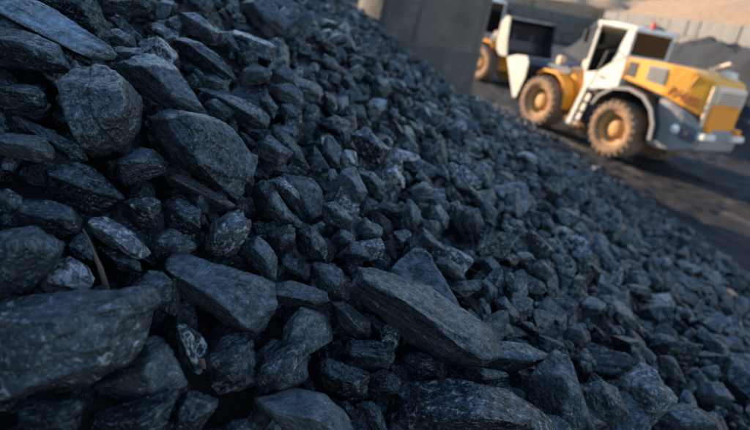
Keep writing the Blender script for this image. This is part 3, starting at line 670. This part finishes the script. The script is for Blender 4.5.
("dark lump in the gap under the very long grey slab's lower half", "", "401,358 415,351 432,357 443,368 430,378 412,379", "418,360,.4", 0,.05,.95),
("slim upright lump beside the right corner of the pale grey flat rock", "", "359,403 370,399 381,410 390,436 372,438 362,418", "370,406,.4 380,424,.4", .3,.1,1.0),
("small rounded lump touching the pale grey flat rock's right shoulder", "", "337,404 346,400 354,408 354,420 344,416", "347,406,.4", .05,.1,.9),
("big glittering lump studded with white crystals at the bottom centre", "big glittering lump", "401,410 415,382 445,377 480,383 516,392 537,408 554,434 500,447 420,447 403,432", "420,396,.42 470,394,.50 515,408,.44", .48,.05,1.0),
("tall dark blue rock right of the big glittering lump", "tall dark blue rock", "530,376 545,360 560,349 569,356 576,380 586,405 597,436 560,444 540,434 531,405", "550,368,.35 562,372,.48 574,412,.46 548,420,.36", .12,.12,1.4),
("dark flat lump wedged between long grey slab and glittering lump", "", "450,377 480,368 512,373 517,383 500,393 470,387", "480,374,.4", .05,.05,.85),
("layered pale lump with white bands, lower right", "layered white-banded lump", "621,379 635,367 650,365 661,378 673,398 677,405 662,407 661,420 648,427 632,417 624,397", "634,378,.40 652,388,.50 642,406,.40", .55,.4,1.4),
("mottled blue lump left of the layered white-banded lump", "", "579,391 600,379 616,387 633,418 620,425 596,440", "600,390,.42 618,406,.42", .35,.2,1.2),
("grey lump cut by the bottom edge right of the white-banded lump", "", "654,440 661,411 690,405 716,420 724,442", "672,416,.4 700,416,.45", .1,.3,1.1),
("speckled grey lump at the lower right", "speckled lower-right lump", "695,393 705,383 722,383 736,400 722,407 700,403", "708,390,.42 724,394,.4", .35,.3,1.3),
("smooth blue lump above the speckled lower-right lump", "", "696,378 704,367 718,365 722,376 712,383", "708,371,.42", .0,.1,1.5),
("upright pale blue block in the middle of the slope", "upright pale blue block", "336,181 342,169 355,167 367,192 363,201 348,204 338,197", "346,178,.40 358,192,.46", .12,.25,1.75),
("dark leaning lump right of the upright pale blue block", "", "357,170 372,171 385,185 385,198 374,201 364,185", "370,178,.42 379,192,.38", .05,.12,1.25),
("small whitish lump above right of the dark leaning lump", "small whitish lump", "384,172 395,167 405,178 404,189 392,183", "395,174,.42", .85,.4,1.3),
("light blue lump with a pointed top right of the small whitish lump", "light blue pointed lump", "409,190 424,181 434,190 434,200 416,204", "424,188,.45", .15,.25,1.9),
("bright blue triangular lump in the middle of the slope", "bright blue triangular lump", "402,211 408,199 418,208 423,220 414,231 404,227", "410,208,.40 414,220,.45", .08,.2,1.9),
("ridged lump below the upright pale blue block", "", "322,204 335,201 348,214 351,222 338,229 324,225", "334,210,.45 344,218,.4", .1,.15,1.3),
("rounded lump left of the gap under the ridged lump", "", "329,239 342,228 354,236 357,246 340,247", "342,235,.45", .1,.2,1.35),
("grey lump right of the ridged lump, above the long grey slab", "", "353,233 364,217 376,229 381,237 362,239", "366,227,.45", .15,.15,1.25),
("broad blue lump just above the top end of the long grey slab", "", "335,257 350,243 364,246 373,260 352,264", "352,250,.45 364,255,.4", .08,.2,1.4),
("dark triangular lump with white edge below the triangular blue one", "", "415,241 422,227 432,235 447,250 430,251", "424,236,.42 434,244,.4", .4,.1,1.2),
("dark rounded lump left of the rounded lump by the gap", "", "298,233 315,227 327,243 327,262 306,263", "312,238,.45 320,250,.4", .05,.05,.9),
("hollow-fronted lump with shiny upper edges on the upper slope", "hollow shiny-edged lump", "350,136 366,128 382,142 388,152 378,166 360,154", "362,136,.2 380,150,.45", .5,.05,.8),
("crusty white-flecked lump left of the hollow shiny-edged lump", "", "338,158 346,149 356,152 358,166 346,169", "348,157,.42", .75,.25,1.2),
("long thin dark lump lying along the slope right of the blue lumps", "", "459,187 468,184 482,196 486,206 474,203", "470,191,.45", .05,.1,1.3),
("bluish lump with a square end right of the very long slab's top", "", "434,262 448,258 463,268 466,280 448,276", "448,265,.45", .1,.25,1.4),
("small grey upright lump right of the very long slab's upper end", "small grey upright lump", "480,281 487,278 498,290 497,302 484,304", "488,286,.4", .1,.25,1.5),
("flat square-faced lump right of the middle of the very long slab", "flat square-faced lump", "493,300 505,296 521,315 515,325 503,318", "503,304,.4 512,315,.4", .05,.25,1.5),
("knobbly lump under the flat square-faced lump", "", "492,322 508,320 516,336 508,346 494,340", "502,326,.4", .2,.2,1.3),
("bluish twin-topped lump on the right half of the slope", "bluish twin-topped lump", "531,266 543,260 556,272 548,282 536,278", "540,265,.4 549,272,.4", .1,.2,1.6),
("grey pointed lump on the slope above the tall dark blue rock", "grey pointed lump", "568,328 580,325 589,340 578,344 567,338", "578,330,.4", .1,.35,1.6),
("tilted flat blue block near the right edge", "tilted flat blue block", "720,305 726,302 743,320 738,327 728,318", "727,307,.4 736,319,.4", .05,.2,1.9),
("small pale green-grey lump right of the pale rounded stone", "pale green-grey lump", "664,286 672,283 677,296 668,299", "670,288,.4", .5,.5,1.8),
("narrow pale lump below right of the pale green-grey lump", "", "682,310 688,307 697,320 690,323", "688,312,.4", .6,.5,1.8),
("brownish flat lump left of the pale green-grey lump", "brownish flat lump", "646,276 656,272 664,284 655,290", "656,279,.4", .2,.5,1.2),
("bright blue lump at the upper slope left of the thin dark lump", "", "449,204 458,200 465,212 456,220 449,218", "457,207,.4", .1,.2,1.9),
("round pale lump high on the right half of the slope", "round pale lump", "542,222 549,218 556,226 550,232 543,229", "549,223,.4", .5,.5,1.8),
("broad flat dark lump right of the bright blue triangular lump", "broad flat dark lump", "463,213 478,208 484,224 476,236 464,230", "474,216,.4", .1,.2,1.25),
("upright dull lump right of the layered white-banded lump", "upright dull lump", "662,356 674,357 682,372 672,378 660,368", "670,361,.4", .05,.3,1.3),
]
HERO = []          # (label, key, centre px, depth, px size)
HMASK = np.full((430 + 160, 750 + 240), 1e9)     # depth of the big lumps, only to keep the small ones from sitting inside them
uu, vv = np.meshgrid(np.arange(990) - 120 + .5, np.arange(590) - 60 + .5)
def in_poly(poly, X, Y):
    r = np.zeros(X.shape, bool); n = len(poly)
    for i in range(n):
        (x0, y0), (x1, y1) = poly[i], poly[(i + 1) % n]
        if y0 == y1: continue
        c = ((y0 > Y) != (y1 > Y)) & (X < (x1 - x0) * (Y - y0) / (y1 - y0) + x0); r ^= c
    return r
def hull_planes(P, lim=.90):
    bm = bmesh.new()
    for p in P: bm.verts.new(p)
    bmesh.ops.convex_hull(bm, input=bm.verts[:]); bm.normal_update()
    c = P.mean(0); out = []
    for f in sorted(bm.faces, key=lambda q: -q.calc_area()):
        n_ = np.array(f.normal); d = n_ @ (np.array(f.verts[0].co))
        if d < 0: n_, d = -n_, -d
        if f.calc_area() < 1e-6 or d < .03: continue
        if any(n_ @ m > lim for m, e in out): continue
        out.append((n_, d))
    bm.free()
    return np.array([o[0] for o in out]), np.array([o[1] for o in out])
def hero(i, label, key, outs, rid, mineral, dust, tone):
    rng = np.random.default_rng(1000 + i)
    O = np.array([[float(q) for q in s.split(',')] for s in outs.split()])
    x, y = O[:, 0], O[:, 1]; x1, y1 = np.roll(x, -1), np.roll(y, -1); cr = x * y1 - x1 * y; A = cr.sum() / 2
    c = np.array([((x + x1) * cr).sum(), ((y + y1) * cr).sum()]) / (6 * A); A = abs(A)
    t = hit_pile(c[0], c[1] + .75 * (y.max() - c[1]))
    m = in_poly(O, uu, vv); HMASK[m] = np.minimum(HMASK[m], t)
    s = t / FPX; size = math.sqrt(A) * s
    q = (O - c) * np.array([1, -1]) * s
    cov = np.cov(q.T); w_, v_ = np.linalg.eigh(cov); mj = v_[:, 1]
    if mj[0] < 0: mj = -mj
    mn = np.array([-mj[1], mj[0]])
    if rid: Rg = np.array([[float(k) for k in r.split(',')] for r in rid.split()])
    else: Rg = np.array([[c[0] - 3, c[1] - 3, .35], [c[0] + 3, c[1], .35]])
    rg = (Rg[:, :2] - c) * np.array([1, -1]) * s
    # local axes: X along the lump, Y into the pile, Z across (the bedding normal)
    pts = [np.array([p @ mj, 0.0, p @ mn]) for p in q]
    pts += [np.array([p @ mj, -h * size * 1.35, p @ mn]) for p, h in zip(rg, Rg[:, 2])]
    pts += [np.array([p @ mj * .78, .42 * size, p @ mn * .72]) for p in q]
    P = np.array(pts); off = np.array([0, .02 * size, 0]); P = P - off
    sc = np.abs(P).max(0); sc = np.maximum(sc, .35 * sc.max())
    nrm, d = hull_planes(P / sc, .87)
    cn, cd = rand_planes(rng, 3)
    sup = (P / sc @ cn.T).max(0); cd = sup * rng.uniform(.80, .93, 3)
    nrm = np.vstack([nrm, cn]); d = np.concatenate([d, cd])
    px = math.sqrt(A)
    lvl = 6 if px > 70 else 5 if px > 26 else 4
    D, F = ico(lvl)
    V = D * radial((nrm, d), D, 140)[:, None]
    ext = np.abs(P / sc).max(0); V = V * np.clip(ext / np.abs(V).max(0), .75, 1.22) * sc
    a, b, e = V[F[:, 0]], V[F[:, 1]], V[F[:, 2]]; fn = np.cross(b - a, e - a); vn = np.zeros_like(V)
    for k in range(3): np.add.at(vn, F[:, k], fn)
    vn /= np.linalg.norm(vn, axis=1)[:, None] + 1e-12
    V = roughen(V, vn, size, 300 + i * 13, max(lvl, 5), 1.0)
    me = np_mesh('coal_lump', V, F, True)
    set_attrs(me, V + rng.uniform(-50, 50, 3), np.tile([tone ** 1.7, mineral * 1.1, min(1, dust * 1.25)], (len(V), 1)))
    o = link('coal_lump', me, M_COAL)
    X = mj[0] * CR + mj[1] * CU; Zx = mn[0] * CR + mn[1] * CU; Yx = -CB
    ctr = np.array([0, 0, CAMH]) + t * ray(*c) + Yx * off[1]
    o.matrix_world = Matrix(((X[0], Yx[0], Zx[0], ctr[0]), (X[1], Yx[1], Zx[1], ctr[1]), (X[2], Yx[2], Zx[2], ctr[2]), (0, 0, 0, 1)))
    tag(o, label, 'coal lump', 'coal lumps lying on the pile')
    HERO.append((label, key, c, t, px))
for i, h in enumerate(HT): hero(i, *h)

# ------------------------------------------------------------------ the loose lumps between and beyond them
KIND = []
def make_kind(seed):
    rng = np.random.default_rng(seed)
    n_, d_ = rand_planes(rng, 9, .50, .88)
    bx_n = np.array([[i, j, k] for i in (-1, 0, 1) for j in (-1, 0, 1) for k in (-1, 0, 1) if abs(i) + abs(j) + abs(k) in (1, 3)], float)
    bx_n = bx_n[np.argsort((np.abs(bx_n).sum(1) == 3) * 10 + rng.random(14))][:10]; bx_n += rng.normal(size=bx_n.shape) * .24; bx_n /= np.linalg.norm(bx_n, axis=1)[:, None]
    n_ = np.vstack([n_, bx_n]); d_ = np.concatenate([d_, np.concatenate([rng.uniform(.80, 1.0, 6), rng.uniform(1.0, 1.25, 4)])])
    ax = np.array([1.0, rng.uniform(.58, .92), rng.uniform(.42, .72)])
    lv = {}
    for k in (2, 3, 5):
        D, F = ico(k); V = D * radial((n_, d_), D, 120)[:, None] * ax * .62
        if k > 2:
            a, b, e = V[F[:, 0]], V[F[:, 1]], V[F[:, 2]]; fn = np.cross(b - a, e - a); vn = np.zeros_like(V)
            for q in range(3): np.add.at(vn, F[:, q], fn)
            vn /= np.linalg.norm(vn, axis=1)[:, None] + 1e-12
            V = roughen(V, vn, 1.0, seed * 7, k, 1.0)
        lv[k] = (V, F)
    return lv
KIND = [make_kind(500 + k) for k in range(26)]

def dart(classes, region, seed, tight):
    rng = np.random.default_rng(seed); cell = .28; grid = {}; out = []
    x0, x1, y0, y1 = region
    for s_lo, s_hi, n in classes:
        X = rng.uniform(x0, x1, n); Y = rng.uniform(y0, y1, n); S = rng.uniform(s_lo, s_hi, n)
        d = pile_base(Y) - X; Z = pile_h(X, Y)
        u, v, w = project(np.stack([X, Y, Z], 1))
        ok = (w > .75) & (u > -110) & (u < 860) & (v > -60) & (v < 520) & (d > .30 + rng.normal(.0, .10, n)) & (Y < 23)
        near_left = (w < 2.6) & (u < 420)
        ok &= (np.hypot(X - PIER[0], Y - PIER[1]) > 1.62)
        for x, y, z, s, t, q in zip(X[ok], Y[ok], Z[ok], S[ok], w[ok], u[ok]):
            gx_, gy_ = int(x // cell), int(y // cell); bad = False
            for a in (-1, 0, 1):
                for b in (-1, 0, 1):
                    for (x2, y2, s2) in grid.get((gx_ + a, gy_ + b), ()):
                        if (x - x2) ** 2 + (y - y2) ** 2 < (tight * (s + s2)) ** 2: bad = True; break
                    if bad: break
                if bad: break
            if bad: continue
            grid.setdefault((gx_, gy_), []).append((x, y, s)); out.append((x, y, z, s))
    return np.array(out)
REG = (-4.5, 7.8, .35, 21)
L1 = dart([(.22, .30, 420), (.17, .22, 3000), (.13, .17, 9000), (.09, .13, 26000), (.05, .09, 60000)], REG, 11, .43)
L2_ = dart([(.13, .18, 9000), (.09, .13, 24000)], REG, 12, .44)
L3 = dart([(.10, .14, 3500), (.06, .10, 5000)], (-2.2, 1.2, .3, 3.2), 13, .40)
L1 = np.hstack([L1, np.zeros((len(L1), 1))]); L2_ = np.hstack([L2_, np.ones((len(L2_), 1))])
L3 = np.hstack([L3, np.full((len(L3), 1), 2.0)])
ALL = np.vstack([L1, L2_, L3])
rng = np.random.default_rng(99)
nA = len(ALL)
s = ALL[:, 3]
# sit each lump on the slope: the surface layer at the surface, the second layer below it
nx_, nz_ = .37, .93
sink = np.where(ALL[:, 4] == 1, -1.05 * s - .03, np.where(ALL[:, 4] == 2, -.9 * s, rng.uniform(-.42, .28, nA) * s))
C = ALL[:, :3] + np.stack([sink * nx_, sink * 0, sink * nz_], 1)
pu, pv, pt = project(C)
pxs = s / pt * FPX
keep = np.ones(nA, bool)
iu = lambda a, lo, hi: np.clip(a, lo, hi).astype(int)
for k in range(9):
    a = k * math.pi / 4; rr = 0 if k == 8 else .30
    U = iu(pu + 120 + rr * pxs * math.cos(a), 0, 989); Vv = iu(pv + 60 + rr * pxs * math.sin(a), 0, 589)
    hd_ = HMASK[Vv, U]
    keep &= (pt > hd_ - np.minimum(.4 * s, .035)) | (hd_ > 1e8) if k != 8 else (pt > hd_ + .35 * s) | (hd_ > 1e8)
ALL, C, pu, pv, pt, pxs, s = ALL[keep], C[keep], pu[keep], pv[keep], pt[keep], pxs[keep], s[keep]
nA = len(ALL)
kind = rng.integers(0, len(KIND), nA)
# orientation: bedding roughly along the slope, tumbled
def rots(n, rng):
    ez = np.stack([np.full(n, .37), np.zeros(n), np.full(n, .93)], 1) + rng.normal(size=(n, 3)) * .55
    ez /= np.linalg.norm(ez, axis=1)[:, None]
    r = rng.normal(size=(n, 3)); ex = r - (r * ez).sum(1)[:, None] * ez; ex /= np.linalg.norm(ex, axis=1)[:, None]
    ey = np.cross(ez, ex); return np.stack([ex, ey, ez], 2)      # columns
RT = rots(nA, rng)
tone = np.clip(rng.lognormal(.05, .75, nA), .25, 4.0); miner = np.where(rng.random(nA) < .10, rng.uniform(.4, .9, nA), rng.uniform(0, .25, nA)); dust = np.where(rng.random(nA) < .25, rng.uniform(.2, .6, nA), rng.uniform(0, .2, nA))

vis = (pu > 0) & (pu < 750) & (pv > 0) & (pv < 430) & (ALL[:, 4] == 0)
order = np.argsort(-np.where(vis, pxs, 0))
NSOLO = 300 - len(HERO) - 6
solo = order[:NSOLO]
isolo = np.zeros(nA, bool); isolo[solo] = True
ANCH = [h for h in HERO if h[1]]
DIRS = ['to the right of', 'below right of', 'below', 'below left of', 'to the left of', 'above left of', 'above', 'above right of']
ORD = ['nearest', 'second nearest', 'third nearest', 'fourth nearest', 'fifth nearest', 'sixth nearest', 'seventh nearest', 'eighth nearest', 'ninth nearest', 'tenth nearest']
rel = {}
for k in solo:
    j = min(range(len(ANCH)), key=lambda a: math.hypot(pu[k] - ANCH[a][2][0], pv[k] - ANCH[a][2][1]) / (1 + .006 * ANCH[a][4]))
    dx, dy = pu[k] - ANCH[j][2][0], pv[k] - ANCH[j][2][1]
    rel.setdefault((j, int(round(math.atan2(dy, dx) / (math.pi / 4))) % 8), []).append((math.hypot(dx, dy), k))
LBL = {}
for (j, dq), lst in rel.items():
    lst.sort()
    for r, (_, k) in enumerate(lst):
        word = 'pale flecked' if miner[k] > .4 else 'dusty grey' if dust[k] > .35 else 'bluish' if tone[k] > 1.7 else 'dark' if tone[k] < .95 else 'blue-black'
        big = 'medium' if pxs[k] > 32 else 'small'
        where = (ORD[r] + ' ' if r < len(ORD) else 'far ')
        LBL[k] = f"{big} {word} lump, {where}{'' if False else ''}{DIRS[dq]} the {ANCH[j][1]}"
SM = {}
for k in solo:
    kk = int(kind[k])
    # shared mesh data between alike lumps: one mesh per kind and tone step
    tq = (round(float(tone[k]) * 2) / 2, .7 if miner[k] > .4 else .1, .4 if dust[k] > .3 else .1, kk)
    if tq not in SM:
        V, F = KIND[kk][5 if pxs[k] > 20 else 5]
        me = np_mesh('coal_lump', V, F, True); set_attrs(me, V * .15 + rng.uniform(-50, 50, 3), np.tile(tq[:3], (len(V), 1))); me.materials.append(M_COAL); SM[tq] = me
    o = link('coal_lump', SM[tq]); R = RT[k] * s[k]
    o.matrix_world = Matrix([[*R[r], C[k][r]] for r in range(3)] + [[0, 0, 0, 1]])
    tag(o, LBL[k], 'coal lump', 'coal lumps lying on the pile')
# everything smaller or farther: one joined mass of real lumps
Vs, Fs, Rc, Tr, base = [], [], [], [], 0
for lod in (2, 3):
    for kk in range(len(KIND)):
        sel = np.where((~isolo) & (kind == kk) & ((pxs >= 15) == (lod == 3)))[0]
        if not len(sel): continue
        V, F = KIND[kk][lod]
        P = np.einsum('nij,vj->nvi', RT[sel] * s[sel][:, None, None], V) + C[sel][:, None, :]
        Vs.append(P.reshape(-1, 3)); n = len(V)
        Fs.append((F[None] + (base + np.arange(len(sel)) * n)[:, None, None]).reshape(-1, 3)); base += len(sel) * n
        Rc.append((V[None] * s[sel][:, None, None] + rng.uniform(-50, 50, (len(sel), 1, 3))).reshape(-1, 3))
        Tr.append(np.repeat(np.stack([tone[sel], miner[sel], dust[sel]], 1), n, 0))
Vs, Fs, Rc, Tr = (np.concatenate(q) for q in (Vs, Fs, Rc, Tr))
me = np_mesh('loose_coal', Vs, Fs, False); set_attrs(me, Rc, Tr)
tag(link('loose_coal', me, M_COAL), 'loose mass of small coal lumps covering the slope between the larger ones', 'coal', kind='stuff')
print('lumps', nA, 'tris', len(Fs), 'heroes', len(HERO))

# ------------------------------------------------------------------ odd bits on the pile
def at_pile(u, v, lift=.0):
    t = hit_pile(u, v) - lift; return np.array([0, 0, CAMH]) + t * ray(u, v), t / FPX
def twig():
    pts = [(83, 229), (88, 238), (94, 252), (100, 268), (107, 290)]; rad = [.6, .9, 1.4, 2.4, 3.0]
    t = hit_pile(100, 292) - .06; bm = bmesh.new(); rings = []; rg = random.Random(3)
    for (u, v), r in zip(pts, rad):
        p = np.array([0, 0, CAMH]) + t * ray(u, v); r *= t / FPX; rr = []
        for k in range(9):
            a = 2 * math.pi * k / 9; q = r * rg.uniform(.7, 1.25)
            o = CR * math.cos(a) * q + np.array([0, math.cos(PITCH), -math.sin(PITCH)]) * math.sin(a) * q + CU * rg.uniform(-.002, .002)
            rr.append(bm.verts.new(p + o))
        rings.append(rr); t -= .004
    for A, B in zip(rings, rings[1:]):
        for k in range(9): bm.faces.new((A[k], A[(k + 1) % 9], B[(k + 1) % 9], B[k]))
    bm.faces.new(rings[0]); bm.faces.new(rings[-1][::-1])
    tag(fin('twig', bm, M_WOOD, smooth=True), 'reddish brown broken twig leaning beside the white streaked lump', 'twig')
twig()
def chip(name, u, v, w, h, ang, mat, label, cat, seed):
    p, s_ = at_pile(u, v, .06); rg = np.random.default_rng(seed)
    D, F = ico(3); n_, d_ = rand_planes(rg, 9, .6, 1)
    V = D * radial((n_, d_), D, 24)[:, None] * np.array([w * s_, .3 * max(w, h) * s_, h * s_]) * .5
    me = np_mesh(name, V, F, False); a = math.radians(ang)
    set_attrs(me, V + rg.uniform(-9, 9, 3), np.tile([1.8, .7, .7], (len(V), 1)))
    o = link(name, me, mat); o.location = p; o.rotation_euler = (-.4, a, .2)
    tag(o, label, cat)
chip('wood_chip', 619, 228, 11, 8, -25, M_CHIP, 'pale broken wood chip lying on the small coal, right of centre', 'wood chip', 1)
chip('wood_chip', 728, 293, 15, 9, 20, M_CHIP, 'orange brown wood chip on the coal near the right edge', 'wood chip', 2)
chip('wood_chip', 203, 364, 7, 11, -25, M_WOOD, 'small orange-tinted splinter beside the undercut dark block', 'wood chip', 3)
chip('pale_stone', 508, 227, 11, 3.5, 8, M_COAL, 'thin white stone flake on the middle of the slope', 'stone', 4)
chip('pale_stone', 616, 284, 9, 20, -20, M_COAL, 'pale rounded stone standing on the slope, right of centre', 'stone', 5)
chip('pale_stone', 681, 266, 15, 10, 15, M_COAL, 'pale greenish stone at the far edge of the slope, right', 'stone', 6)
